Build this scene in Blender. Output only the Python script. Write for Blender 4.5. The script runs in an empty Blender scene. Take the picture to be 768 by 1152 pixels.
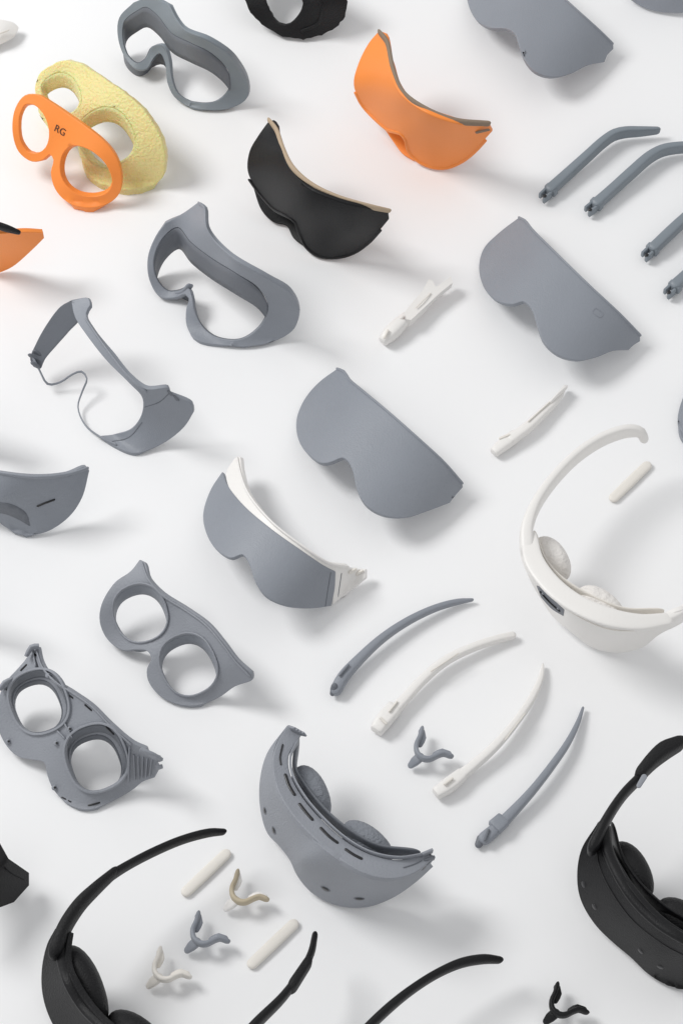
import bpy, bmesh, math, random
import numpy as np
from mathutils import Vector, Matrix
from mathutils.geometry import delaunay_2d_cdt
random.seed(4)
S=bpy.context.scene; C=S.collection
# ---------------------------------------------------------------- camera
E=math.radians(58); D=23.4; LENS=85.0
cd=bpy.data.cameras.new("camera"); cam=bpy.data.objects.new("camera",cd); C.objects.link(cam)
cd.lens=LENS; cd.sensor_width=36; cd.clip_end=500
cam.location=(0,-D*math.cos(E),D*math.sin(E)); cam.rotation_euler=(math.pi/2-E,0,0); S.camera=cam
CL=Vector(cam.location); FW=Vector((0,math.cos(E),-math.sin(E))); UP=Vector((0,math.sin(E),math.cos(E)))
def P(x,y,z=0.0):
    k=36/LENS/1152
    d=FW+Vector((1,0,0))*((x-384)*k)+UP*((576-y)*k)
    return CL+d*((z-CL.z)/d.z)
U=0.0086
# ---------------------------------------------------------------- materials
def mat(name,col,rough=0.5,bump=0.15,scale=40,layers=0.0,var=0.06,sss=0.0,trans=0.0,spec=0.5,bdist=0.01):
    m=bpy.data.materials.new(name); m.use_nodes=True; nt=m.node_tree; N=nt.nodes; L=nt.links
    b=N['Principled BSDF']; b.inputs['Roughness'].default_value=rough
    b.inputs['Specular IOR Level'].default_value=spec
    b.inputs['Subsurface Weight'].default_value=sss; b.inputs['Subsurface Scale'].default_value=0.15
    b.inputs['Transmission Weight'].default_value=trans
    tc=N.new('ShaderNodeTexCoord'); n1=N.new('ShaderNodeTexNoise'); n1.inputs['Scale'].default_value=2.3; n1.inputs['Detail'].default_value=5
    L.new(tc.outputs['Object'],n1.inputs['Vector'])
    mx=N.new('ShaderNodeMix'); mx.data_type='RGBA'
    mx.inputs[6].default_value=(*[c*(1-var) for c in col],1); mx.inputs[7].default_value=(*[min(1,c*(1+var)) for c in col],1)
    L.new(n1.outputs['Fac'],mx.inputs[0]); L.new(mx.outputs[2],b.inputs['Base Color'])
    n2=N.new('ShaderNodeTexNoise'); n2.inputs['Scale'].default_value=scale; n2.inputs['Detail'].default_value=3
    L.new(tc.outputs['Object'],n2.inputs['Vector'])
    bp=N.new('ShaderNodeBump'); bp.inputs['Strength'].default_value=bump; bp.inputs['Distance'].default_value=bdist
    L.new(n2.outputs['Fac'],bp.inputs['Height'])
    last=bp
    if layers>0:
        w=N.new('ShaderNodeTexWave'); w.bands_direction='Z'; w.inputs['Scale'].default_value=16; w.inputs['Distortion'].default_value=0.4
        L.new(tc.outputs['Object'],w.inputs['Vector'])
        b2=N.new('ShaderNodeBump'); b2.inputs['Strength'].default_value=layers; b2.inputs['Distance'].default_value=0.002
        L.new(w.outputs['Fac'],b2.inputs['Height']); L.new(bp.outputs['Normal'],b2.inputs['Normal']); last=b2
    L.new(last.outputs['Normal'],b.inputs['Normal'])
    return m
GREY=mat('grey_print',(0.250,0.268,0.303),0.45,0.4,70,0.08,0.06)
GREY2=mat('light_grey_print',(0.272,0.286,0.318),0.5,0.6,60,0.12,0.1)
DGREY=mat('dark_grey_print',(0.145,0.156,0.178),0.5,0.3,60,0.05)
BGREY=mat('blue_grey_print',(0.21,0.24,0.27),0.4,0.25,60,0.05)
WHITE=mat('white_resin',(0.83,0.81,0.785),0.42,0.2,45,0.06,0.02)
CREAM=mat('cream_resin',(0.78,0.745,0.69),0.5,0.2,40,0,0.03)
BEIGE=mat('beige_resin',(0.50,0.43,0.31),0.5,0.1,30,0,0.05)
BLACK=mat('black_nylon',(0.006,0.006,0.007),0.45,0.5,80,0.05,0.1,spec=.28)
BLACKR=mat('black_rough',(0.007,0.007,0.008),0.55,0.8,60,0,0.2,bdist=0.012,spec=.3)
ORANGE=mat('orange_print',(0.93,0.275,0.045),0.42,0.2,50,0.08,0.03)
YELLOW=mat('yellow_translucent_resin',(0.97,0.82,0.37),0.35,1.0,38,0.1,0.12,sss=0.5,trans=0.12,bdist=0.022)
TAUPE=mat('taupe_foam',(0.27,0.205,0.15),0.9,0.8,90,0,0.12)
SAND=mat('sand_foam',(0.48,0.37,0.26),0.9,0.8,90,0,0.12)
FOAMW=mat('white_textured_foam',(0.80,0.77,0.74),0.8,1.0,19,0,0.05,bdist=0.03)
FOAMG=mat('grey_textured_foam',(0.22,0.235,0.265),0.7,1.0,30,0,0.15,bdist=0.025)
HOLE=mat('dark_recess',(0.01,0.01,0.012),0.3,0.1,40)
INK=mat('brown_ink',(0.08,0.03,0.015),0.6,0.1,40)
TABLE=mat('white_paper',(0.88,0.88,0.885),0.75,0.04,8,0,0.005,spec=0.2)
# ---------------------------------------------------------------- curve helpers
def crseg(p0,p1,p2,p3,k):
    p0,p1,p2,p3=[np.array(p,float) for p in (p0,p1,p2,p3)]
    def dt(a,b): return max(1e-3,np.linalg.norm((b-a)[:2])**0.5)
    t0=0;t1=t0+dt(p0,p1);t2=t1+dt(p1,p2);t3=t2+dt(p2,p3); out=[]
    for i in range(k):
        t=t1+(t2-t1)*i/k
        A1=(t1-t)/(t1-t0)*p0+(t-t0)/(t1-t0)*p1; A2=(t2-t)/(t2-t1)*p1+(t-t1)/(t2-t1)*p2; A3=(t3-t)/(t3-t2)*p2+(t-t2)/(t3-t2)*p3
        B1=(t2-t)/(t2-t0)*A1+(t-t0)/(t2-t0)*A2; B2=(t3-t)/(t3-t1)*A2+(t-t1)/(t3-t1)*A3
        out.append((t2-t)/(t2-t1)*B1+(t-t1)/(t2-t1)*B2)
    return out
def loop(ctrl,step=4.5):
    n=len(ctrl); pts=[c[:2] for c in ctrl]; cor=[len(c)>2 for c in ctrl]; out=[]
    for i in range(n):
        p1=np.array(pts[i],float); p2=np.array(pts[(i+1)%n],float)
        p0=2*p1-p2 if cor[i] else pts[i-1]
        p3=2*p2-p1 if cor[(i+1)%n] else pts[(i+2)%n]
        k=max(1,int(round(np.linalg.norm(p2-p1)/step)))
        out+= [tuple(v) for v in crseg(p0,p1,p2,p3,k)]
    return out
def path(ctrl,step=5):
    n=len(ctrl); out=[]; ctrl=[np.array(c,float) for c in ctrl]
    for i in range(n-1):
        p1,p2=ctrl[i],ctrl[i+1]
        p0=ctrl[i-1] if i>0 else 2*p1-p2
        p3=ctrl[i+2] if i<n-2 else 2*p2-p1
        k=max(1,int(round(np.linalg.norm((p2-p1)[:2])/step)))
        out+=crseg(p0,p1,p2,p3,k)
    out.append(ctrl[-1]); return out
def ell(cx,cy,rx,ry,rot=0,n=14,sq=2.0):
    o=[]
    for i in range(n):
        a=2*math.pi*i/n; c,s=math.cos(a),math.sin(a)
        x=rx*math.copysign(abs(c)**(2/sq),c); y=ry*math.copysign(abs(s)**(2/sq),s)
        r=math.radians(rot); o.append((cx+x*math.cos(r)-y*math.sin(r),cy+x*math.sin(r)+y*math.cos(r)))
    return o
def inside(p,poly):
    x,y=p; r=False; n=len(poly); j=n-1
    for i in range(n):
        xi,yi=poly[i]; xj,yj=poly[j]
        if (yi>y)!=(yj>y) and x<(xj-xi)*(y-yi)/(yj-yi)+xi: r=not r
        j=i
    return r
def tps(pts):
    A=np.array(pts,float); X=A[:,:2]/100; z=A[:,2]; n=len(X)
    def ph(r): return np.where(r>1e-9,r*r*np.log(np.maximum(r,1e-9)),0)
    K=ph(np.linalg.norm(X[:,None]-X[None],axis=2))+np.eye(n)*0.004
    Pm=np.hstack([np.ones((n,1)),X]); M=np.zeros((n+3,n+3)); M[:n,:n]=K; M[:n,n:]=Pm; M[n:,:n]=Pm.T
    w=np.linalg.solve(M,np.concatenate([z,np.zeros(3)]))
    def f(x,y):
        q=np.array([x,y])/100; r=np.linalg.norm(X-q,axis=1)
        return float(ph(r)@w[:n]+w[n]+w[n+1]*q[0]+w[n+2]*q[1])
    return f
def arc(a,b,H,base=.06,k=.0016,pw=2.3):
    # smooth wraparound shell: height is an arch along the width axis a-b, rising gently towards the brow side
    d=np.array([b[0]-a[0],b[1]-a[1]],float); L=np.linalg.norm(d); d/=L; nrm=(d[1],-d[0])
    def f(x,y):
        u=((x-a[0])*d[0]+(y-a[1])*d[1])/L; v=(x-a[0])*nrm[0]+(y-a[1])*nrm[1]
        return base+H*max(0,1-abs(2*u-1)**pw)+k*max(v,-60)
    return f
# ---------------------------------------------------------------- builder
class T:
    def __init__(s,name,label,cat,x,y,group=None,solo=False):
        s.loc=P(x,y,0); s.solo=solo; s.name=name; s.meta=(label,cat,group); s.root=None
        if not solo:
            o=bpy.data.objects.new(name,None); C.objects.link(o); o.location=s.loc; o.empty_display_size=.1
            s.root=o; s.tag(o)
    def tag(s,o):
        o['label'],o['category']=s.meta[:2]
        if s.meta[2]: o['group']=s.meta[2]
    def mk(s,name,vs,fs,m,parent=None,mods=(),recalc=False,smooth=True):
        me=bpy.data.meshes.new(name); me.from_pydata([tuple(Vector(v)-s.loc) for v in vs],[],fs)
        if recalc:
            b=bmesh.new(); b.from_mesh(me); bmesh.ops.recalc_face_normals(b,faces=b.faces); b.to_mesh(me); b.free()
        me.materials.append(m); me.update()
        if smooth: me.shade_smooth()
        if s.root is None:
            o=bpy.data.objects.new(s.name,me); C.objects.link(o); o.location=s.loc; s.root=o; s.tag(o)
        else:
            o=bpy.data.objects.new(name,me); C.objects.link(o); o.parent=parent or s.root
        for t,kw in mods:
            md=o.modifiers.new(t.lower(),t)
            for k,v in kw.items(): setattr(md,k,v)
        return o
    def plate(s,name,outer,zp,m,holes=(),th=0.04,parent=None,step=4.5,bev=0.008,rough_edge=0):
        h0=tps(zp) if not callable(zp) else zp
        h=lambda x,y: max(th*0.9,h0(x,y))
        O=loop(outer,step); Hs=[loop(q,step) for q in holes]
        if rough_edge:
            O=[(x+random.uniform(-1,1)*rough_edge,y+random.uniform(-1,1)*rough_edge) for x,y in O]
            Hs=[[(x+random.uniform(-.7,.7)*rough_edge,y+random.uniform(-.7,.7)*rough_edge) for x,y in q] for q in Hs]
        pts=[];edges=[]
        for L in [O]+Hs:
            b=len(pts); pts+=L; edges+=[(b+i,b+(i+1)%len(L)) for i in range(len(L))]
        B=np.array(pts); x0,y0=B.min(0); x1,y1=B.max(0); y=y0; r=0
        while y<y1:
            x=x0+(step/2 if r%2 else 0)
            while x<x1:
                if np.min(np.hypot(B[:,0]-x,B[:,1]-y))>step*0.6 and inside((x,y),O) and not any(inside((x,y),q) for q in Hs): pts.append((x,y))
                x+=step
            y+=step*.87; r+=1
        V,_,F,_,_,_=delaunay_2d_cdt([Vector((p[0],-p[1])) for p in pts],edges,[],0,1e-4)
        V=[(v.x,-v.y) for v in V]; fs=[]
        for f in F:
            cx=sum(V[i][0] for i in f)/3; cy=sum(V[i][1] for i in f)/3
            if not inside((cx,cy),O) or any(inside((cx,cy),q) for q in Hs): continue
            a,b_,c=[V[i] for i in f[:3]]
            ar=(b_[0]-a[0])*(-(c[1]-a[1]))-(c[0]-a[0])*(-(b_[1]-a[1]))
            if abs(ar)<1e-6: continue
            fs.append(tuple(f) if ar>0 else tuple(reversed(f)))
        used=sorted({i for f in fs for i in f}); mp={u:i for i,u in enumerate(used)}
        vs=[P(V[u][0],V[u][1],h(*V[u])) for u in used]; fs=[tuple(mp[i] for i in f) for f in fs]
        mods=[('SOLIDIFY',dict(thickness=th,offset=-1,use_even_offset=False))]
        if bev: mods.append(('BEVEL',dict(width=bev,segments=2,limit_method='ANGLE',angle_limit=math.radians(50),harden_normals=True)))
        return s.mk(name,vs,fs,m,parent,mods),h
    def rod(s,name,ctrl,m,parent=None,sq=2.6,cap='round',step=5,ns=16):
        pp=path(ctrl,step); W=[P(p[0],p[1],p[2]) for p in pp]; n=len(W); rings=[]
        for i in range(n):
            t=(W[min(n-1,i+1)]-W[max(0,i-1)]).normalized()
            sd=t.cross(Vector((0,0,1)))
            if sd.length<1e-3: sd=Vector((1,0,0))
            sd.normalize(); up=sd.cross(t).normalized()
            rings.append((W[i],t,sd,up,pp[i][3]*U/2,pp[i][4]*U/2))
        def ring(c,sd,up,a,b):
            o=[]
            for j in range(ns):
                an=2*math.pi*(j+.5)/ns; ca,sa=math.cos(an),math.sin(an)
                o.append(c+sd*(a*math.copysign(abs(ca)**(2/sq),ca))+up*(b*math.copysign(abs(sa)**(2/sq),sa)))
            return o
        R=[]; ks=[(1,.2),(.93,.42),(.8,.62),(.6,.8),(.3,.95)]
        c,t,sd,up,a,b=rings[0]
        if cap=='round':
            for off,sc in ks: R.append(ring(c-t*(max(a,b)*.95*off),sd,up,a*sc,b*(.4+.6*sc)))
        else: R.append(ring(c-t*(a*.12),sd,up,a*.88,b*.88))
        for (c,t,sd,up,a,b) in rings: R.append(ring(c,sd,up,a,b))
        if cap=='round':
            for off,sc in reversed(ks): R.append(ring(c+t*(max(a,b)*.95*off),sd,up,a*sc,b*(.4+.6*sc)))
        else: R.append(ring(c+t*(a*.12),sd,up,a*.88,b*.88))
        vs=[v for r in R for v in r]; fs=[]
        for i in range(len(R)-1):
            for j in range(ns):
                k=(j+1)%ns; fs.append((i*ns+j,i*ns+k,(i+1)*ns+k,(i+1)*ns+j))
        fs.append(tuple(reversed(range(ns)))); fs.append(tuple((len(R)-1)*ns+j for j in range(ns)))
        o=s.mk(name,vs,fs,m,parent,recalc=True)
        if sq>=3.4 or cap=='flat': o.data.set_sharp_from_angle(angle=math.radians(48))
        return o
    def edge(s,name,xy,h,w,hh,m,dz=0.0,parent=None,cap='round',sq=2.6):
        pp=path([(x,y,0,w,hh) for x,y in xy],5)
        return s.rod(name,[(p[0],p[1],h(p[0],p[1])+dz,w,hh) for p in pp],m,parent,cap=cap,step=9,sq=sq)
    def wall(s,name,lp,h,drop,m,shrink=0.0,closed=True,th=0.02,parent=None,rows=4):
        L=loop(lp,4) if closed else [tuple(p[:2]) for p in path([(x,y) for x,y in lp],4)]
        top=[P(x,y,h(x,y)-.01) for x,y in L]; n=len(top)
        c=sum(top,Vector())/n; vs=[]
        for r in range(rows+1):
            f=r/rows
            for v in top:
                q=Vector(v); q.z=max(.015,v.z-drop*f); q.x+=(c.x-v.x)*shrink*f; q.y+=(c.y-v.y)*shrink*f
                vs.append(q)
        fs=[]
        for r in range(rows):
            for j in range(n if closed else n-1):
                k=(j+1)%n; fs.append((r*n+j,r*n+k,(r+1)*n+k,(r+1)*n+j))
        return s.mk(name,vs,fs,m,parent,[('SOLIDIFY',dict(thickness=th,offset=0))],recalc=True)
    def surf(s,h,x,y):
        a=P(x,y,h(x,y)); b=P(x+2,y,h(x+2,y)); c=P(x,y-2,h(x,y-2)); return a,(b-a).cross(c-a).normalized()
    def disc(s,name,x,y,h,rx,ry,m,depth=.02,rot=0,parent=None,lift=0.006):
        a,nm=s.surf(h,x,y); q=nm.to_track_quat('Z','Y'); vs=[];n=20
        for rr,zz in ((1,-depth),(1,lift*.4),(.88,lift)):
            for i in range(n):
                an=2*math.pi*i/n; p=Vector((rx*U*rr*math.cos(an),ry*U*rr*math.sin(an),0)); p.rotate(Matrix.Rotation(math.radians(rot),3,'Z')); p.z=zz
                vs.append(a+q@p)
        fs=[]
        for r in range(2):
            for j in range(n): fs.append((r*n+j,r*n+(j+1)%n,(r+1)*n+(j+1)%n,(r+1)*n+j))
        fs.append(tuple(2*n+j for j in range(n))); fs.append(tuple(reversed(range(n))))
        return s.mk(name,vs,fs,m,parent,recalc=True)
    def blob(s,name,x,y,z,rx,ry,rz,rot,m,parent=None,tilt=0):
        c=P(x,y,z); vs=[];fs=[];a,b=28,16
        M=Matrix.Rotation(math.radians(rot),3,'Z')@Matrix.Rotation(math.radians(tilt),3,'X')
        for i in range(b+1):
            t=math.pi*i/b
            for j in range(a):
                f=2*math.pi*j/a
                k=1+0.04*math.sin(3*f+1)*math.sin(t)
                vs.append(c+M@Vector((rx*k*math.sin(t)**.8*math.cos(f),ry*k*math.sin(t)**.8*math.sin(f),rz*math.copysign(abs(math.cos(t))**.9,math.cos(t)))))
        for i in range(b):
            for j in range(a):
                k=(j+1)%a; fs.append((i*a+j,(i+1)*a+j,(i+1)*a+k,i*a+k))
        o=s.mk(name,vs,fs,m,parent)
        b_=bmesh.new(); b_.from_mesh(o.data); bmesh.ops.remove_doubles(b_,verts=b_.verts,dist=1e-5); bmesh.ops.recalc_face_normals(b_,faces=b_.faces); b_.to_mesh(o.data); b_.free()
        return o
# ---------------------------------------------------------------- table
me=bpy.data.meshes.new('tabletop'); me.from_pydata([(-40,-40,0),(40,-40,0),(40,40,0),(-40,40,0)],[],[(0,1,2,3)]); me.materials.append(TABLE)
o=bpy.data.objects.new('tabletop',me); C.objects.link(o); o['kind']='structure'
# ---------------------------------------------------------------- visors
def visor(lbl,outer,zf,top,m=GREY,mark=None,gr='solid grey visor shells'):
    xs=[p[0] for p in outer]; ys=[p[1] for p in outer]
    t=T('visor_shell',lbl,'visor',sum(xs)/len(xs),sum(ys)/len(ys),gr)
    o,h=t.plate('lens_shield',outer,zf,m,th=0.055,bev=0.012)
    t.edge('top_rim',top,h,3.2,6,m,dz=-0.012)
    if mark:
        x,y=mark; c,s_=math.cos(math.radians(36)),math.sin(math.radians(36))
        q=[(x+a*c-b*s_,y+a*s_+b*c) for a,b in ((-5,-3),(0,-3.4),(5,-3),(6,0),(5,3),(0,3.4),(-5,3),(-6,0),(-5,-3))]
        t.edge('emblem',q,h,.7,.5,m,dz=0.0015)
    return t,h
visor('whole grey visor shell lying face up in the centre of the photo',
 [(378,415,1),(387,417,1),(392,426),(405,437),(435,462),(470,492),(500,520),(519,541),(521,548,1),(513,557),(506,566,1),(482,575),(455,583),(430,580),(411,568),(401,550),(397,532),(391,519),(384,515),(374,519),(361,521),(346,511),(335,494),(333,472),(342,449),(358,430)],
 arc((340,455),(512,575),.46),[(380,416),(387,419),(393,428),(406,439),(436,464),(470,494),(499,521),(518,543)])
visor('grey visor shell with a faint small emblem, below the grey temple arms',
 [(582,245,1),(590,247,1),(597,257),(625,285),(662,320),(697,352),(719,375),(720,384,1),(712,389),(707,394,1),(690,395),(671,402),(650,406),(628,400),(611,385),(603,364),(597,347),(588,339),(576,342),(558,338),(544,324),(538,302),(543,280),(560,262)],
 arc((545,285),(712,400),.46),[(584,246),(590,249),(598,259),(626,287),(662,322),(696,354),(718,377)],mark=(672,352))
visor('whole grey visor shell cut off by the top edge of the photo',
 [(560,-62,1),(568,-60,1),(590,-40),(620,-15),(650,12),(675,34),(689,48),(690,55,1),(683,62),(680,70,1),(660,74),(642,83),(620,87),(602,81),(590,68),(583,50),(578,37),(568,32),(550,31),(536,23),(527,8),(524,-12),(538,-40)],
 arc((526,-25),(684,74),.46),[(562,-60),(568,-58),(590,-38),(620,-13),(650,14),(674,36),(687,49)])
visor('sliver of a dark grey visor shell in the top right corner',
 [(705,-6),(718,6),(745,14),(775,13),(800,-4),(800,-40,1),(730,-45,1)],
 tps([(705,-6,.1),(745,14,.05),(775,12,.1),(760,-20,.4),(800,-40,.5),(730,-45,.5)]),
 [(705,-8),(715,-25),(730,-44)])
visor('sliver of a grey visor shell at the right edge above the white headset',
 [(778,430),(766,450),(761,475),(768,496),(790,510),(830,505,1),(830,420,1)],
 tps([(778,430,.15),(761,475,.05),(790,510,.05),(800,460,.4),(830,420,.5),(830,505,.4)]),
 [(830,421),(800,424),(779,431)])
t=T('visor_shell','grey curved visor with a small dark slot, cut off by the left edge','visor',30,575)
o,h=t.plate('lens_shield',[(-70,515),(-20,528),(0,531),(40,536),(75,533),(97,525),(101,530,1),(93,560),(78,582),(52,599),(25,602),(4,592),(-12,578),(-25,575),(-60,570)],
 [(-70,515,.6),(0,531,.72),(40,536,.72),(98,526,.62),(93,560,.35),(78,582,.15),(40,602,.04),(5,592,.05),(-20,577,.2),(-60,570,.1),(40,570,.36),(0,560,.48)],GREY,th=.05,bev=.012)
t.edge('slot',[(43,569),(50,566),(61,562)],h,3.2,2,HOLE,dz=.0)
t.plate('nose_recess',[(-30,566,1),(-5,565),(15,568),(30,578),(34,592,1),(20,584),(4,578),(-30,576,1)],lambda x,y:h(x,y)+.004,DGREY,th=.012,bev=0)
t.edge('brow_lip',[(0,532),(40,537),(75,534),(98,527)],h,3,5,GREY)
# visor with white frame
t=T('visor_shell','grey visor shell clipped into a white brow frame, left of centre','visor',310,610)
za=arc((232,552),(385,668),.56,base=.07,k=.0018)
zb=lambda x,y: za(x,y)-.012+.003*max(0,((x-250)*.6-(y-545)*.8))
o,h=t.plate('brow_frame',[(264,515,1),(270,513,1),(272,529),(280,554),(304,584),(339,612),(370,633),(392,637,1),(396,641),(411,640,1),(411,650,1),(394,664),(374,681,1),(374,662),(368,646),(340,627),(305,602),(275,576),(259,553),(254,532)],zb,WHITE,th=.05,bev=.01)
t.edge('inner_lip',[(267,516),(270,531),(279,555),(304,586),(339,614),(370,634),(390,638)],h,2.4,5,WHITE,dz=.01)
for a,b in ((394,644),(402,646)): t.edge('clip',[(a,b),(a+5,b-3)],h,2.5,5,CREAM,dz=.01,sq=4)
t.edge('end_groove',[(384,645),(380,672)],h,1,1,DGREY)
o,h2=t.plate('lens_shield',[(250,530,1),(256,545),(273,567),(303,593),(338,618),(366,637),(378,643,1),(377,662),(373,682,1),(347,685),(320,682),(299,671),(287,654),(280,634),(272,624),(260,628),(245,620),(233,603),(228,580),(236,552)],
 za,GREY,th=.05,bev=.012)
t.edge('lens_seam',[(372,644),(369,662),(366,682)],h2,1.0,1.0,DGREY)
# ---------------------------------------------------------------- face gaskets
def lips(t,outer_xy,h,m,w=2.2,hh=5,dz=.012): t.edge('edge_lip',outer_xy,h,w,hh,m,dz=dz)
t=T('face_gasket','grey face gasket ring with round end, cut by the top edge, upper left','gasket',205,70)
hole=[(153,13),(164,8),(178,18),(193,37),(214,48),(238,60),(256,79),(258,99),(243,114),(215,114),(200,105),(193,87),(190,67),(183,51),(171,53),(164,66),(155,71),(144,62),(138,44),(140,24)]
o,h=t.plate('gasket_band',[(150,3,1),(168,-3),(190,6,1),(198,22),(208,34),(235,45),(262,64),(278,90),(278,110),(262,121),(238,124),(213,120),(196,109),(188,92),(186,72),(180,60),(173,65),(166,77),(154,78),(142,67),(133,44),(134,20)],
 [(150,3,.75),(188,6,1.0),(133,40,.35),(154,77,.2),(208,34,1.05),(202,42,.8),(262,64,.85),(250,74,.6),(278,100,.28),(258,99,.24),(240,124,.04),(234,115,.1),(196,108,.08),(181,54,.35),(139,42,.36),(166,70,.22),(160,10,.75)],BGREY,[hole],th=.05,bev=.012)
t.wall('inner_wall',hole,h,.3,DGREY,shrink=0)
lips(t,[(190,6),(199,23),(209,35),(235,46),(261,65),(277,90)],h,BGREY)
t=T('face_gasket','grey face gasket with broad brow band, below left of the black shield','gasket',250,320)
hole=[(200,256),(214,272),(237,290),(266,308),(290,324),(301,344),(294,365),(272,381),(244,379),(228,367),(219,350),(216,336),(211,323),(202,326),(189,327),(177,314),(173,294),(182,270)]
o,h=t.plate('gasket_band',[(186,251,1),(205,240),(223,227,1),(229,232),(231,255),(240,270),(262,290),(300,312),(326,328),(336,348),(331,370),(312,383),(280,390),(245,388),(221,382),(210,367),(209,348),(212,336),(208,331),(196,335),(180,334),(168,315),(166,290),(175,266)],
 [(186,251,.7),(223,227,1.1),(231,255,1.15),(200,257,.65),(262,290,1.15),(240,293,.78),(300,312,1.05),(326,328,.85),(303,344,.48),(335,350,.5),(331,370,.2),(296,366,.22),(280,389,.04),(262,381,.1),(222,381,.04),(212,334,.25),(229,366,.08),(167,290,.35),(175,300,.3),(185,333,.08),(200,326,.12)],GREY,[hole],th=.05,bev=.012)
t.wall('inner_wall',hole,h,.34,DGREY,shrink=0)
lips(t,[(224,229),(230,234),(232,256),(241,271),(263,291),(300,313),(325,329),(335,348)],h,GREY)
t.rod('nose_tab',[(213,322,.26,4,9),(207,329,.16,4,9),(200,331,.1,4,7)],GREY)
t=T('face_gasket','rough black face gasket cut off by the top edge of the photo','gasket',335,10)
hole=[(300,-30),(330,-25),(342,-5),(338,14),(325,27),(312,26),(303,12),(297,-8)]
o,h=t.plate('gasket_band',[(262,-50),(300,-60),(380,-20),(391,2),(386,22),(370,36),(345,44),(318,41),(298,30),(285,18),(277,5)],
 [(262,-50,.5),(380,-20,.6),(391,5,.4),(386,22,.2),(345,44,.04),(298,30,.1),(277,5,.3),(338,14,.3),(325,27,.2),(360,5,.5),(300,-60,.6)],BLACKR,[hole],th=.06,rough_edge=.7,bev=.01)
t.wall('inner_wall',hole,h,.15,BLACKR)
t.edge('ridge',[(352,-10),(362,8),(358,26),(340,35)],h,3,5,BLACKR)
# ---------------------------------------------------------------- open frame
t=T('open_frame','grey open goggle frame with a wire-thin lower rim and solid right cheek','frame',130,425)
o,h=t.plate('brow_band',[(80,337,1),(100,335),(102,343,1),(97,352),(104,368),(124,396),(146,424),(165,438),(190,437),(192,444,1),(216,455),(218,464,1),(207,481),(182,500),(152,510),(126,500),(112,490,1),(130,488),(148,482),(159,467),(160,448),(146,432),(120,406),(98,378),(84,356)],
 [(80,337,.8),(102,343,.85),(97,360,.85),(124,396,.9),(120,406,.8),(165,438,.85),(160,448,.65),(192,440,.8),(217,457,.6),(207,481,.3),(152,510,.03),(130,488,.06),(182,500,.08),(159,467,.35)],GREY,th=.05,bev=.01)
t.plate('side_panel',[(80,338,1),(89,358),(76,374),(62,390),(50,405),(46,415,1),(38,413),(34,404),(40,388),(52,366),(68,345)],
 [(80,338,.8),(88,356,.7),(60,368,.55),(36,405,.3),(46,413,.25),(40,388,.4)],DGREY,th=.05)
t.rod('lower_rim',[(37,402,.33,2.6,7),(45,417,.25,1.8,5),(54,432,.12,1.8,4),(68,430,.12,1.7,3),(82,421,.2,1.7,3),(92,418,.22,1.8,4),(98,426,.2,1.8,5),(93,440,.14,1.7,4),(88,458,.08,1.7,3),(96,478,.05,1.7,3),(112,491,.05,2,3),(130,500,.05,2.4,4)],GREY)
t.edge('panel_seam',[(192,441),(180,452),(163,458)],h,1.0,1.0,DGREY); t.edge('panel_seam',[(160,475),(145,492),(124,497)],h,1.0,1.0,DGREY)
t.edge('inner_lip',[(97,360),(120,393),(145,424),(163,440)],h,2,5,GREY,dz=.01)
for a,b in ((35,400),(38,409),(40,396)): t.rod('hinge_tooth',[(a,b,.36,3,7),(a+4,b+3,.33,3,7)],DGREY)
for a,b in ((190,440),(197,446)): t.edge('notch',[(a,b),(a+3,b+4)],h,2,4,DGREY)
# ---------------------------------------------------------------- curved light shields: one continuous shell each, notched at the nose
def shield(lbl,x,y,A,zA,foam,m,fm,inner,nose,rim):
    t=T('light_shield',lbl,'shield',x,y)
    o,h=t.plate('outer_shell',A,zA,m,th=.05,bev=.018)
    t.plate('inner_wall',*inner,m,th=.03)
    t.plate('nose_flap',*nose,m,th=.03)
    t.rod('foam_strip',foam,fm)
    t.edge('lower_lip',rim,h,2.2,5,m,dz=.0)
    return t,h
t,h=shield('bright orange curved light shield lined with taupe foam, near the top',475,130,
 [(425,35,1),(433,37),(437,50),(440,80),(451,106),(478,126),(515,139),(550,140,1),(554,148,1),(545,158),(534,171),(519,183),(502,190),(484,189),(468,181),(459,170),(456,158),(449,150),(437,147),(422,136),(406,118),(397,95),(402,72),(414,48)],
 [(425,35,1.0),(433,40,1.02),(402,72,.72),(397,95,.55),(411,122,.28),(440,80,1.1),(420,90,.82),(451,106,1.1),(478,126,1.1),(515,138,1.05),(552,142,.88),(543,158,.6),(519,183,.14),(500,190,.04),(484,189,.04),(460,172,.14),(449,150,.42),(437,147,.3),(460,132,.8),(490,160,.55),(515,160,.6)],
 [(427,37,1.0,4,9),(435,48,1.02,5,11),(442,80,1.06,6,11),(453,105,1.06,6,11),(479,124,1.06,6,11),(512,136,1.02,6,9),(548,139,.95,5,8)],ORANGE,TAUPE,
 ([(430,45,1),(440,70),(448,95),(462,114),(485,126),(515,136,1),(500,142),(470,135),(448,115),(438,90)],[(430,45,.8),(448,95,.8),(485,126,.85),(515,136,.85),(500,142,.5),(448,115,.45),(438,90,.5)]),
 ([(430,141,1),(449,149),(457,158),(460,172),(466,181,1),(452,172),(443,160)],[(430,141,.12),(449,149,.1),(460,172,.05),(452,172,.04),(443,160,.06)]),
 [(400,105),(408,120),(423,136),(437,147),(449,150),(456,158),(460,171),(469,181),(484,188),(502,189),(519,182),(534,170),(545,158)])
t.rod('hinge_notch',[(536,149,.80,1.5,4),(549,146,.88,1.5,4)],TAUPE)
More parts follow.
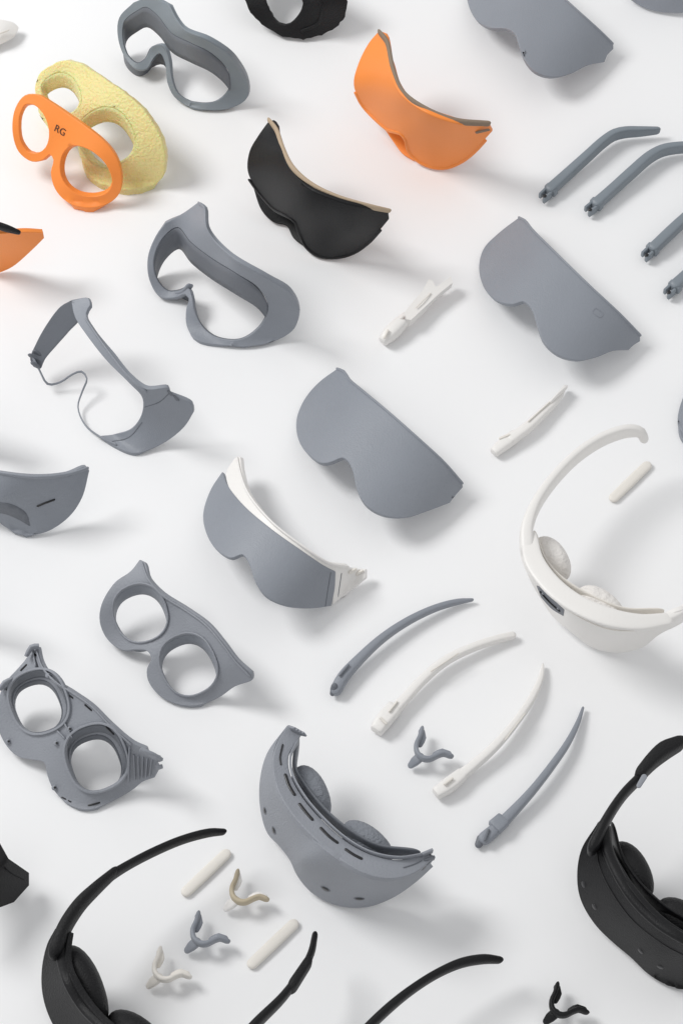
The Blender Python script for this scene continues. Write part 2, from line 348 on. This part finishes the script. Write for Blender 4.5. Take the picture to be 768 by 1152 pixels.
t,h=shield('black curved light shield lined with sand coloured foam, left of the orange shield',360,220,
 [(300,138,1),(308,134),(313,140,1),(315,162),(324,187),(344,209),(375,224),(408,233),(437,237,1),(438,247,1),(428,259),(414,274),(397,286),(378,291),(357,288),(343,277),(337,262),(332,250),(322,243),(308,236),(290,216),(278,193),(280,170),(290,152)],
 [(300,138,1.0),(313,140,1.02),(280,170,.72),(278,192,.55),(293,218,.3),(308,236,.3),(315,165,1.1),(302,190,.82),(344,209,1.1),(375,224,1.1),(408,233,1.05),(437,238,.88),(427,260,.58),(414,274,.3),(397,286,.1),(378,291,.04),(357,288,.05),(337,265,.2),(322,243,.44),(345,235,.8),(375,256,.6),(395,262,.6)],
 [(303,136,1.0,4,8),(311,147,1.02,5,10),(318,168,1.06,6,10),(328,188,1.06,6,10),(348,207,1.06,6,10),(378,222,1.06,5,10),(418,233,1.0,4,8),(437,237,.92,4,6)],BLACK,SAND,
 ([(308,145,1),(318,168),(330,192),(352,210),(385,224),(410,232,1),(395,236),(360,226),(332,206),(318,185)],[(308,145,.8),(330,192,.8),(385,224,.85),(410,232,.85),(395,236,.5),(332,206,.45),(318,185,.5)]),
 ([(284,208,1),(306,232),(322,242),(333,251),(338,264),(346,280,1),(330,268),(322,254),(308,250),(294,236)],[(284,208,.2),(306,232,.12),(333,251,.1),(340,270,.05),(322,254,.05),(300,243,.08)]),
 [(281,203),(291,217),(308,236),(322,243),(332,250),(337,263),(343,277),(357,288),(378,290),(397,285),(414,273),(427,259)])
t=T('light_shield','tip of an orange shield with black lining, cut off by the left edge','shield',5,285)
o,h=t.plate('outer_shell',[(-12,263,1),(0,263),(30,261),(49,262,1),(50,268,1),(38,280),(15,300),(0,307),(-12,311,1)],
 [(-12,262,.8),(0,263,.85),(49,262,.75),(38,280,.5),(15,300,.12),(-10,309,.03)],ORANGE,th=.05)
t.rod('lining',[(-30,254,.85,10,30),(-10,252,.95,8,12),(8,257,.93,6,12),(20,261,.9,4,8)],BLACK)
# ---------------------------------------------------------------- yellow and orange goggles
t=T('goggle_frame','translucent yellow goggle liner with two round eye openings, standing behind the orange frame','goggles',115,150)
h1=ell(69,106,21,24,-25,16,2.4); h2=ell(120,154,30,33,-30,16,2.4)
o,h=t.plate('liner_body',[(58,73),(72,68),(92,72),(120,90),(148,110),(169,133),(184,162),(186,190),(180,204),(160,211),(140,213),(118,208),(100,197),(91,180),(86,163),(74,156),(57,147),(45,130),(39,104),(43,84)],
 [(62,73,.7),(98,78,.8),(40,104,.35),(57,142,.15),(150,118,.8),(184,180,.4),(166,208,.05),(118,203,.05),(96,168,.2),(90,120,.6),(147,180,.35),(69,90,.6)],YELLOW,[h1,h2],th=.1,bev=.02,rough_edge=.6)
t.wall('eye_socket',h1,h,.22,YELLOW,shrink=0,th=.03); t.wall('eye_socket',h2,h,.22,YELLOW,shrink=0,th=.03)
t=T('goggle_frame','slim orange goggle frame marked with two letters, leaning on the yellow liner','goggles',75,190)
o,h=t.plate('front_frame',[(28,107),(42,106),(58,115),(78,129),(98,143),(117,158),(131,176),(137,196),(135,217),(121,230),(96,233),(75,227),(62,213),(57,194),(60,180),(56,174),(49,180),(36,182),(21,171),(14,148),(17,122)],
 [(30,108,.75),(15,148,.5),(22,168,.35),(68,124,.75),(60,172,.4),(112,155,.7),(136,198,.4),(116,229,.08),(74,223,.1),(94,190,.45),(45,140,.6)],ORANGE,
 [[(29,118),(38,118),(47,126),(53,138),(55,153),(51,166),(43,172),(33,171),(25,161),(22,145),(23,129)],
  [(73,170),(82,164),(97,167),(112,177),(122,190),(126,205),(121,216),(108,221),(90,219),(77,211),(69,198),(68,182)]],th=.09,bev=.022)
fc=bpy.data.curves.new('bridge_letters','FONT'); fc.body='RG'; fc.size=.105; fc.extrude=.002; fc.align_x='CENTER'; fc.align_y='CENTER'
fo=bpy.data.objects.new('tmp',fc); C.objects.link(fo); bpy.context.view_layer.update()
mm=bpy.data.meshes.new_from_object(fo.evaluated_get(bpy.context.evaluated_depsgraph_get())); bpy.data.objects.remove(fo)
a,nm=t.surf(h,68,147); ax=P(90,164,h(90,164))-P(60,146,h(60,146))
xa=(ax-nm*ax.dot(nm)).normalized(); ya=nm.cross(xa); M=Matrix((xa,ya,nm)).transposed()
vs=[a+nm*.004+M@v.co for v in mm.vertices]; t.mk('bridge_letters',vs,[tuple(p.vertices) for p in mm.polygons],INK,smooth=False)
# ---------------------------------------------------------------- twin lens frames
t=T('lens_frame','smooth grey twin lens frame with two round openings, lower left','frame',200,715)
h1=ell(158,690,30,33,-20,16,2.3); h2=ell(212,748,31,35,-25,16,2.4)
o,h=t.plate('face_plate',[(157,629,1),(163,632),(168,650),(184,668),(210,684),(234,701),(252,722),(268,743),(284,758,1),(284,765),(264,773),(245,786),(222,794),(197,792),(177,781),(166,765),(165,752),(170,741),(166,733),(154,731),(138,732),(121,720),(112,700),(114,680),(129,655),(147,642)],
 [(157,629,.6),(116,680,.35),(123,718,.12),(168,650,.65),(182,670,.6),(208,684,.6),(252,724,.6),(284,760,.45),(242,786,.08),(197,790,.05),(168,764,.1),(169,733,.25),(187,715,.35),(160,690,.35),(215,748,.3),(250,755,.4)],GREY2,[h1,h2],th=.05,bev=.015)
for q in (h1,h2):
    t.wall('eye_socket',q,h,.17,GREY,shrink=.04)
    t.edge('eye_rim',q+[q[0]],h,2.2,4,GREY2,dz=.006)
t.edge('brow_ridge',[(160,634),(167,652),(184,671),(209,687),(232,704),(250,725),(266,746),(280,760)],h,2.2,4,GREY2,dz=.006)
t=T('lens_frame','detailed grey twin lens carrier with stepped recesses and a toothed end, far lower left','frame',90,830)
c1=(43,789,31,35); c2=(108,853,33,37)
o,h=t.plate('carrier_plate',[(36,726,1),(43,727,1),(47,744),(60,764),(82,778),(104,793),(126,815),(150,836),(165,843,1),(167,849,1),(180,854,1),(176,860,1),(179,866,1),(174,875,1),(160,880),(152,887),(126,902),(98,911),(76,904),(60,888),(53,871),(50,858),(38,855),(20,851),(6,837),(-4,812),(-2,788),(6,768),(20,752),(30,740)],
 [(40,726,.7),(0,788,.35),(6,834,.12),(58,768,.7),(102,796,.7),(150,836,.6),(180,858,.45),(152,885,.12),(98,908,.04),(60,884,.08),(50,855,.2),(76,820,.5),(44,790,.45),(108,854,.38)],GREY2,
 [ell(*c1,-20,18,2.5),ell(*c2,-20,18,2.5),[(130,838,1),(140,846,1),(141,858,1),(136,850,1)],[(40,741,1),(44,752,1),(50,762,1),(43,758,1)]],th=.05,bev=.008)
for (cx,cy,rx,ry) in (c1,c2):
    E2=lambda d,dy=0:ell(cx,cy+dy,rx-d,ry-d,-20,18,2.5)
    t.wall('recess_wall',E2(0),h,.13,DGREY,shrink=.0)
    r,_=t.plate('lens_seat',E2(.3,5),(lambda x,y:h(x,y)-.12),GREY2,[E2(5,6)],th=.03,bev=.006)
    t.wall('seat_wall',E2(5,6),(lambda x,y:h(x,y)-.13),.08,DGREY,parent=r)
    t.plate('raised_collar',ell(cx,cy,rx+2.6,ry+2.6,-20,18,2.5),(lambda x,y:h(x,y)+.03),GREY2,[E2(0)],th=.035,bev=.006,step=3.5)
for (x,y) in ((79,820),(64,836),(8,776),(10,834),(62,886),(55,760)):
    b=t.disc('screw_boss',x,y,h,2.8,2.8,GREY2,lift=.022)
    t.disc('screw_hole',x,y,(lambda X,Y:h(X,Y)+.023),1.4,1.4,HOLE,parent=b,depth=.003,lift=.003)
for L in ([(42,735),(48,751),(62,767),(83,781),(104,796),(125,818),(146,837)],[(37,732),(40,748)],[(146,842),(145,878)],[(66,824),(72,830)],[(74,816),(80,828)]):
    t.edge('rib',L,h,1.8,5,GREY2,dz=.01,sq=3.6)
for L in ([(74,779),(82,785)],[(96,793),(103,799)],[(120,818),(128,826)],[(30,748),(24,754)],[(70,897),(80,902)],[(100,906),(112,903)]):
    t.edge('slot',L,h,2,1.6,HOLE,dz=0)
for i in range(5):
    f=i/4; t.edge('tooth',[(151+20*f,850+6*f),(152+17*f,876-4*f)],h,1.3,4,GREY2,dz=.008,sq=4)
t.rod('end_clip',[(158,843,.64,4,7),(171,849,.6,4,9),(181,855,.52,4,7)],GREY2,sq=4,cap='flat')
t.rod('end_clip',[(176,864,.45,4,7),(183,862,.45,3,6)],GREY2,sq=4,cap='flat')
t.rod('end_clip',[(30,738,.7,3,7),(36,728,.75,4,8),(44,727,.75,4,7)],GREY2,sq=4,cap='flat')
t.rod('end_clip',[(0,776,.45,3,7),(6,768,.5,4,8),(14,764,.5,3,6)],GREY2,sq=4,cap='flat')
# ---------------------------------------------------------------- grey headset
t=T('headset','grey assembled headset shell with vent slots, dotted sensors and foam nose pads','headset',390,950)
o,hd=t.plate('top_deck',[(324,815,1),(333,818),(341,823,1),(333,836),(325,850),(326,868),(338,893),(362,922),(392,948),(420,962),(450,967),(470,962),(486,957,1),(484,960,1),(489,963,1),(470,980),(445,988),(418,985),(388,970),(354,943),(326,912),(311,884),(307,858),(312,835)],
 [(324,815,.78),(341,823,.75),(325,850,.8),(307,858,.84),(338,893,.82),(326,912,.9),(392,948,.85),(388,970,.95),(450,967,.82),(445,988,.86),(487,958,.7),(488,965,.7)],GREY2,th=.06,bev=.01)
o,hf=t.plate('front_shell',[(323,816,1),(311,835),(306,858),(310,884),(325,913),(353,945),(387,972),(417,987),(445,990),(470,982),(488,966,1),(484,972,1),(487,975,1),(467,993),(440,1011),(410,1021),(376,1018),(350,1004),(334,985),(326,968),(314,952),(301,938),(293,912),(292,880),(300,848)],
 [(323,816,.75),(300,848,.6),(292,880,.42),(293,912,.2),(306,858,.82),(310,884,.84),(353,945,.9),(387,972,.92),(445,990,.82),(488,967,.66),(467,993,.4),(440,1011,.15),(410,1021,.04),(376,1018,.04),(350,1003,.08),(326,968,.2),(308,945,.15),(338,968,.58),(316,928,.5),(400,1002,.45)],GREY2,th=.05,bev=.01)
t.edge('inner_rim',[(334,836),(327,850),(328,868),(340,892),(363,920),(393,946),(420,960),(450,965),(472,962)],hd,2.2,7,GREY2,dz=.02)
for s_ in ([(321,872),(325,884),(331,894)],[(337,905),(344,914),(351,922)],[(361,932),(371,942),(379,948)],[(389,956),(398,962),(406,966)]):
    t.edge('vent_slot',s_,hd,3.4,2.4,HOLE,dz=.0)
t.edge('deck_line',[(318,838),(315,852),(316,860)],hd,1.6,2,HOLE,dz=.003); t.edge('deck_line',[(454,976),(466,972),(474,968)],hd,1.2,1.4,DGREY,dz=.002)
for x,y,rx,ry in ((298,912,2.5,4),(308,934,3,4),(366,1000,4,4),(404,1011,4.2,3),(476,976,2.6,3.4)):
    b=t.disc('sensor_bezel',x,y,hf,rx+1.4,ry+1.4,DGREY,lift=.004); t.disc('sensor_lens',x,y,(lambda X,Y:hf(X,Y)+.005),rx,ry,HOLE,parent=b)
t.blob('nose_foam',350,891,.46,.26,.14,.2,-60,FOAMG); t.blob('nose_foam',412,948,.47,.26,.13,.2,-35,FOAMG)
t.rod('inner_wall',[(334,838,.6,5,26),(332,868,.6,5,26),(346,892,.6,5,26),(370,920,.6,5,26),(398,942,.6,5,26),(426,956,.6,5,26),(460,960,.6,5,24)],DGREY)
for i in range(4): t.rod('hinge_tooth',[(328+i*3.5,818+i*1.8,.84,2,9),(331+i*3.5,822+i*1.8,.8,2,9)],GREY2,sq=5,cap='flat')
t.rod('hinge_tooth',[(474,962,.76,3,8),(486,957,.75,3,8)],GREY2,sq=5,cap='flat'); t.rod('hinge_tooth',[(476,969,.72,3,7),(488,965,.7,3,7)],DGREY,sq=5,cap='flat')
# ---------------------------------------------------------------- white headset
t=T('headset','white headset with curved straps, foam nose pads and black sensor, right edge','headset',690,640)
t.rod('strap',[(724,494,.60,10,6),(720,487,.66,10,12),(706,485,.7,9,19),(680,493,.72,9,22),(650,512,.74,9,24),(622,540,.76,10,25),(602,569,.78,11,25),(592,596,.78,14,22),(592,616,.76,15,20)],WHITE,sq=4)
t.rod('strap',[(720,704,.72,14,18),(750,698,.72,12,22),(775,684,.74,11,22),(810,650,.74,10,20),(830,600,.72,8,18)],WHITE,sq=4)
o,h=t.plate('front_shell',[(587,598,1),(598,602),(601,622),(614,646),(636,668),(668,688),(705,700),(742,697,1),(770,686),(782,690,1),(764,703),(742,714),(722,729),(694,735),(666,729),(642,712),(622,695),(606,672),(594,650),(584,622)],
 [(587,598,.75),(598,602,.8),(614,646,.85),(594,650,.45),(668,688,.9),(705,700,.9),(782,688,.75),(742,714,.45),(694,735,.04),(666,729,.05),(622,695,.1),(640,690,.55),(606,672,.22),(700,715,.55)],WHITE,th=.05,bev=.012)
t.rod('top_rim',[(595,604,.8,17,6),(600,630,.84,21,6),(620,658,.88,22,6),(649,680,.9,22,6),(686,695,.9,22,6),(720,700,.86,19,6),(748,697,.8,15,6)],WHITE,sq=4)
t.edge('rim_line',[(590,622),(599,647),(619,671),(649,693),(685,708),(722,710)],h,.8,1.2,CREAM,dz=.02)
b,hm=t.plate('sensor_module',[(603,659,1),(609,661,1),(622,675),(634,686,1),(633,693,1),(620,685),(608,672,1)],lambda x,y:h(x,y)+.01,DGREY,th=.02,bev=.004,step=3)
t.edge('sensor_window',[(608,666),(618,677),(629,687)],hm,3,1.2,BLACK,dz=.003,parent=b,sq=4)
for x,y in ((610,668),(627,685)): t.disc('sensor_lens',x,y,(lambda X,Y:hm(X,Y)+.01),1.5,1.5,GREY2,parent=b)
t.blob('nose_foam',619,629,.46,.24,.15,.18,-55,FOAMW); t.blob('nose_foam',674,683,.55,.26,.15,.17,-38,FOAMW)
t.rod('inner_wall',[(603,610,.6,4,24),(612,634,.6,4,26),(630,655,.62,4,26),(660,674,.62,4,26),(700,690,.62,4,26),(735,690,.62,4,22)],CREAM)
# ---------------------------------------------------------------- black headsets
t=T('headset','black headset with jointed strap and glossy sensors, cut off by the right edge','headset',720,1010)
t.rod('strap',[(800,822,.8,7,16),(768,834,.82,7,16),(745,846,.84,8,18),(722,872,.84,9,20),(700,895,.84,9,22),(682,922,.84,10,24),(668,950,.82,12,24)],BLACK)
t.rod('strap_joint',[(760,838,.86,13,22),(746,845,.87,16,24),(733,856,.87,14,24),(722,868,.87,12,22)],BLACKR,sq=4)
t.rod('joint_shim',[(724,874,.95,6,2),(718,884,.94,5,2)],GREY2)
o,h=t.plate('front_shell',[(672,925,1),(684,930,1),(684,950),(694,975),(715,1008),(742,1036),(772,1056),(800,1068,1),(800,1112,1),(775,1114),(750,1109),(728,1096),(708,1077),(690,1062),(668,1040),(652,1012),(648,985),(653,955)],
 [(672,925,.85),(684,930,.85),(694,975,.9),(742,1036,.95),(800,1068,.95),(648,985,.4),(652,1012,.25),(690,1062,.06),(728,1096,.05),(775,1114,.04),(690,1030,.5),(740,1075,.5)],BLACK,th=.06,bev=.015)
t.edge('top_rim',[(679,930),(682,952),(692,978),(713,1012),(742,1040),(775,1060)],h,11,8,BLACK)
t.edge('crease_line',[(670,950),(674,975),(688,1004),(712,1036),(745,1062),(775,1078)],h,1.2,1.6,BLACK,dz=.0)
for x,y in ((656,995),(668,1020),(720,1070),(742,1088)):
    t.disc('sensor_lens',x,y,h,3.5,3.5,HOLE,lift=.004)
t.blob('nose_foam',708,980,.46,.28,.16,.22,-60,BLACKR); t.blob('nose_foam',766,1038,.46,.27,.16,.22,-35,BLACKR)
t.rod('inner_wall',[(690,940,.6,5,26),(697,965,.6,5,26),(715,995,.6,5,28),(745,1024,.6,5,28),(785,1048,.6,5,28)],BLACK)
t=T('headset','black headset lying at the bottom left with its long strap reaching up right','headset',110,1110)
t.rod('strap',[(250,936,.5,6,9),(235,937,.56,7,13),(205,945,.62,7,14),(170,960,.68,7,15),(140,976,.72,7,16),(118,990,.75,8,18)],BLACK)
t.rod('strap_arm',[(126,984,.76,8,18),(108,1000,.8,10,22),(90,1018,.82,12,24),(74,1042,.82,13,26),(64,1066,.8,14,26)],BLACKR)
o,h=t.plate('front_shell',[(62,1045,1),(78,1050,1),(74,1075),(80,1100),(98,1130),(125,1158),(160,1180),(160,1230,1),(110,1215),(78,1180),(58,1150),(48,1120),(47,1090),(53,1062)],
 [(62,1045,.82),(78,1050,.85),(80,1100,.92),(125,1158,.95),(160,1180,.95),(47,1090,.4),(58,1150,.1),(160,1230,.05),(80,1140,.5)],BLACKR,th=.06,bev=.015)
t.edge('top_rim',[(70,1048),(70,1075),(77,1102),(96,1134),(125,1162)],h,12,8,BLACK)
t.blob('nose_foam',95,1107,.5,.36,.15,.26,-62,BLACKR); t.blob('nose_foam',155,1168,.4,.32,.16,.22,-35,BLACKR)
t.rod('strap',[(354,1053,.5,6,9),(350,1072,.56,7,13),(338,1095,.62,7,15),(318,1122,.66,8,17),(290,1150,.7,9,20),(262,1180,.72,10,22),(215,1215,.75,12,24),(160,1200,.8,14,24)],BLACK)
t.rod('strap_joint',[(345,1085,.6,9,16),(330,1108,.65,10,18)],BLACKR,sq=4)
t=T('loose_strap','black curved strap arm rising from the bottom edge, left of the small black nose clip','strap',480,1110,solo=True)
t.rod('loose_strap',[(560,1080,.35,7,10),(545,1079,.4,9,12),(520,1083,.46,9,13),(494,1094,.5,8,14),(465,1112,.54,8,15),(435,1136,.58,9,16),(405,1166,.6,9,18),(380,1200,.62,10,20)],BLACK)
t=T('headset_fragment','corner of a black headset at the left edge beneath the ribbed frame','headset',0,985,solo=True)
t.plate('headset_fragment',[(-50,925,1),(0,948,1),(10,966,1),(33,982,1),(33,996,1),(16,1015,1),(0,1021,1),(-50,1028,1)],
 lambda x,y: max(.05,.62-.0105*max(0,(x*.75+(y-975)*.65))-.002*max(0,x)),BLACK,th=.06,bev=.02)
t.rod('crease_line',[(-4,962,.63,1.5,2),(10,980,.52,1.5,2),(28,990,.36,1.5,2)],BLACKR)
t=T('strap_tip','off-white strap tip poking in at the top left corner','strap',0,38,solo=True)
t.plate('strap_tip',[(-40,14),(0,21),(16,25),(22,30,1),(18,40),(0,51),(-40,66)],[(-40,12,.2),(0,20,.2),(22,31,.12),(0,52,.08),(-40,70,.1),(0,38,.2)],WHITE,th=.07,bev=.015)
t.rod('groove',[(-6,40,.22,1.5,2),(10,34,.2,1.5,2)],CREAM)
# ---------------------------------------------------------------- temple arms
def temple(lbl,ctrl,m,gr,hinge=None,house=None,slot=None,sq=3.2,cap='round'):
    t=T('temple_arm',lbl,'temple arm',ctrl[len(ctrl)//2][0],ctrl[len(ctrl)//2][1],gr)
    t.rod('arm',ctrl,m,sq=sq,cap=cap)
    if house: t.rod('hinge_housing',house,m,sq=5,cap='flat')
    if slot:
        for s_ in slot: t.rod('groove',s_,DGREY if m is not WHITE else CREAM)
    if hinge:
        x,y,z,dx,dy=hinge
        for o_ in (-1,1):
            ox,oy=o_*3.6*.6,o_*3.6*.8
            t.rod('hinge_prong',[(x+ox,y+oy,z,4,12),(x+dx+ox,y+dy+oy,z,4,10)],m,sq=4,cap='flat')
        t.disc('pivot_hole',x+dx*.6,y+dy*.6,lambda X,Y:z+.05,2.4,2.4,HOLE)
        t.rod('end_band',[(x+4,y-4,z+.005,17,13),(x+1,y-1,z+.005,17,13)],m,sq=4.5,cap='flat')
    return t
gA='thick grey temple arms in the upper right'
Aa=dict(sq=5)
temple('complete grey temple arm with bent tip, leftmost of the four at upper right',[(737,147,.12,5,12),(720,148,.13,7,15),(702,149,.14,8,17),(690,152,.14,9,17),(678,160,.14,10,17),(658,178,.13,11,16),(638,196,.11,12,15),(619,213,.1,13,14)],BGREY,gA,hinge=(617,216,.08,-8,7),**Aa)
temple('bent grey temple arm second from the left, its tip out of the photo',[(800,170,.12,6,13),(778,166,.13,8,16),(756,167,.14,9,17),(743,170,.14,10,17),(730,177,.14,11,17),(708,196,.13,12,16),(688,214,.11,12,15),(671,229,.1,13,14)],BGREY,gA,hinge=(668,232,.08,-8,6),**Aa)
temple('grey temple arm end third from the left, below the bent one',[(840,205,.12,8,14),(800,222,.13,10,16),(775,242,.13,12,16),(755,260,.12,13,15),(735,279,.1,13,14)],BGREY,gA,hinge=(731,283,.08,-7,6),**Aa)
temple('grey temple arm end lowest of the four at the right edge',[(840,258,.12,9,14),(800,286,.13,12,16),(780,303,.12,13,15),(759,321,.1,13,14)],BGREY,gA,hinge=(756,325,.08,-7,6),**Aa)
temple('slim grey curved temple arm in the lower middle, its thick end at left',[(530,675,.05,3,5),(515,677,.06,6,7),(490,684,.09,7,9),(460,698,.11,8,10),(430,718,.12,9,11),(404,742,.11,11,12),(386,762,.1,13,13),(378,776,.08,13,12)],GREY,None,slot=[[(392,748,.18,2,2),(382,760,.17,2,2)],[(376,772,.13,7,6),(374,780,.07,6,5)]])
temple('long white curved temple arm with boxy hinge, directly above the grey nose clip',[(576,715,.06,8,8),(556,720,.08,8,10),(530,729,.1,8,11),(500,744,.11,9,12),(474,766,.11,10,12),(452,790,.1,11,12),(440,802,.09,13,13)],WHITE,None,sq=4,
  house=[(444,796,.09,16,14),(432,810,.09,17,15),(423,822,.08,14,13)],slot=[[(515,735,.19,1.5,2),(485,755,.19,1.5,2)],[(446,790,.16,2,3),(438,800,.17,2,3)],[(428,808,.17,3,3),(434,814,.16,3,3)]])
temple('long white curved temple arm right of the grey nose clip',[(610,749,.05,3,5),(608,762,.06,6,8),(598,785,.09,8,11),(580,812,.11,8,12),(558,838,.12,9,12),(534,860,.1,10,12),(515,875,.09,12,12)],WHITE,None,sq=4,
  house=[(520,871,.09,13,12),(505,883,.09,15,14),(490,893,.08,12,12)],slot=[[(590,803,.17,1.5,2),(568,832,.18,1.5,2)],[(508,876,.17,3,3),(500,882,.17,3,3)]])
temple('slim grey curved temple arm with hinge tab, rightmost of the lower group',[(655,797,.05,3,4),(650,812,.06,5,7),(638,836,.1,7,9),(620,862,.12,8,10),(598,890,.12,9,11),(576,914,.1,11,11),(558,932,.08,13,11),(545,943,.07,14,10)],GREY,None,
  house=[(566,922,.1,16,10),(556,931,.1,17,10)],slot=[[(541,944,.06,10,8),(538,950,.05,8,6)],[(549,934,.13,3,3),(545,945,.12,3,3)]])
t=T('hinge_piece','small white hinge piece with a flared wing, left of the emblem visor','hinge',465,350)
t.rod('pin_barrel',[(430,384,.08,11,13),(438,376,.1,17,17),(450,364,.12,16,16),(458,356,.12,12,12)],WHITE,cap='flat',sq=3)
t.plate('stepped_arm',[(450,358,1),(462,342),(474,328),(482,314,1),(487,316,1),(489,322),(507,311,1),(509,318,1),(494,330),(478,345),(462,360,1)],
  lambda x,y:.2-.0008*(x-450)+.0018*max(0,340-y),WHITE,th=.11,bev=.015)
t.rod('groove',[(436,372,.19,3,3),(432,380,.17,3,3)],CREAM); t.rod('groove',[(468,346,.205,1.2,1.4),(484,330,.2,1.2,1.4)],CREAM)
t=T('hinge_piece','slim white hinge strip with pointed end, above the white headset strap','hinge',595,475)
t.rod('strip',[(634,437,.07,4,8),(628,447,.08,8,10),(612,463,.09,10,12),(594,480,.1,11,12),(575,494,.09,12,12)],WHITE,sq=4)
t.rod('hinge_end',[(580,490,.08,14,12),(566,500,.08,14,12),(555,509,.07,11,10)],WHITE,cap='flat',sq=3.5)
t.rod('lip',[(636,436,.12,3,6),(627,444,.14,3,7),(619,452,.14,3,5)],WHITE)
t.rod('groove',[(618,452,.15,1.5,2),(594,474,.16,1.5,2)],CREAM); t.rod('groove',[(572,489,.14,3,2),(562,493,.13,3,2)],CREAM)
gP='loose cream rounded pads'
for lbl,a,b in (('cream rounded pad lying inside the white headset strap at right',(690,560),(727,524)),
                ('cream rounded pad beside the tip of the long black strap, lower left',(210,1003),(254,961)),
                ('cream rounded pad between the grey nose clip and the short black strap tip',(284,1084),(330,1040))):
    t=T('rounded_pad',lbl,'pad',(a[0]+b[0])/2,(a[1]+b[1])/2,gP,solo=True)
    t.rod('rounded_pad',[(a[0],a[1],.028,11.5,5.5),((a[0]+b[0])/2,(a[1]+b[1])/2,.03,12,6),(b[0],b[1],.028,11.5,5.5)],CREAM,sq=2.6)
# nose clips: a smooth open saddle of two curved arms ending in small flat pads, and a short base
def clip(lbl,x,y,m,m2=None,k=1.0):
    t=T('nose_clip',lbl,'nose clip',x,y,'small nose clips'); m2=m2 or m
    q=lambda L:[(x+a*k,y+b*k,z,w*k,h*k) for a,b,z,w,h in L]
    t.rod('bridge_arch',q([(5,-30,.14,5,10),(3,-23,.15,5,10),(-1,-14,.16,5,10),(0,-5,.17,5.5,10),(6,1,.17,6,10),(14,2,.17,5.5,10),(23,-2,.16,5,10),(30,-4,.15,5,10),(36,-2,.14,5,10)]),m2,step=3)
    t.rod('nose_pad',q([(5,-29,.13,7,4),(6,-22,.14,8,4),(3,-14,.12,6,4)]),m)
    t.rod('nose_pad',q([(35,-4,.13,7,4),(28,-6,.14,8,4),(20,-3,.12,6,4)]),m)
    t.rod('base_tab',q([(3,0,.14,10,7),(-3,5,.11,10,6),(-7,9,.07,7,5)]),m,sq=3.5)
clip('grey nose clip between the two long white temple arms',469,852,GREY)
clip('nose clip with beige top and white legs, right of the upper cream pad',262,1013,WHITE,BEIGE)
clip('grey nose clip between the two cream pads, lower left',218,1060,GREY)
clip('white nose clip lowest and leftmost of the small clips',175,1100,CREAM)
clip('black nose clip at the bottom right beside the black strap arm',621,1140,BLACK)
# neighbours just outside the left edge
for lbl,dy in (('grey visor shell just outside the left edge, upper',0),('grey visor shell just outside the left edge, lower',208)):
    visor(lbl,[(-90,430+dy),(-40,440+dy),(-14,460+dy),(-8,478+dy,1),(-25,500+dy),(-60,515+dy),(-90,510+dy)],
      tps([(-90,430+dy,.8),(-40,440+dy,.85),(-8,478+dy,.6),(-25,500+dy,.2),(-60,515+dy,.05)]),[(-88,432+dy),(-40,442+dy),(-15,461+dy)])
# ---------------------------------------------------------------- light
w=bpy.data.worlds.new("World"); S.world=w; w.use_nodes=True
w.node_tree.nodes['Background'].inputs[0].default_value=(.985,.992,1,1); w.node_tree.nodes['Background'].inputs[1].default_value=0.64
def area(name,loc,size,power,col=(1,1,1)):
    l=bpy.data.lights.new(name,'AREA'); l.shape='DISK'; l.size=size; l.energy=power; l.color=col
    o=bpy.data.objects.new(name,l); C.objects.link(o); o.location=loc
    o.rotation_euler=(-Vector(loc)).to_track_quat('-Z','Y').to_euler()
area('key_lamp',(-20,8,25),12,6000,(1,.998,.99))
S.view_settings.view_transform='Standard'; S.view_settings.look='None'; S.view_settings.exposure=0
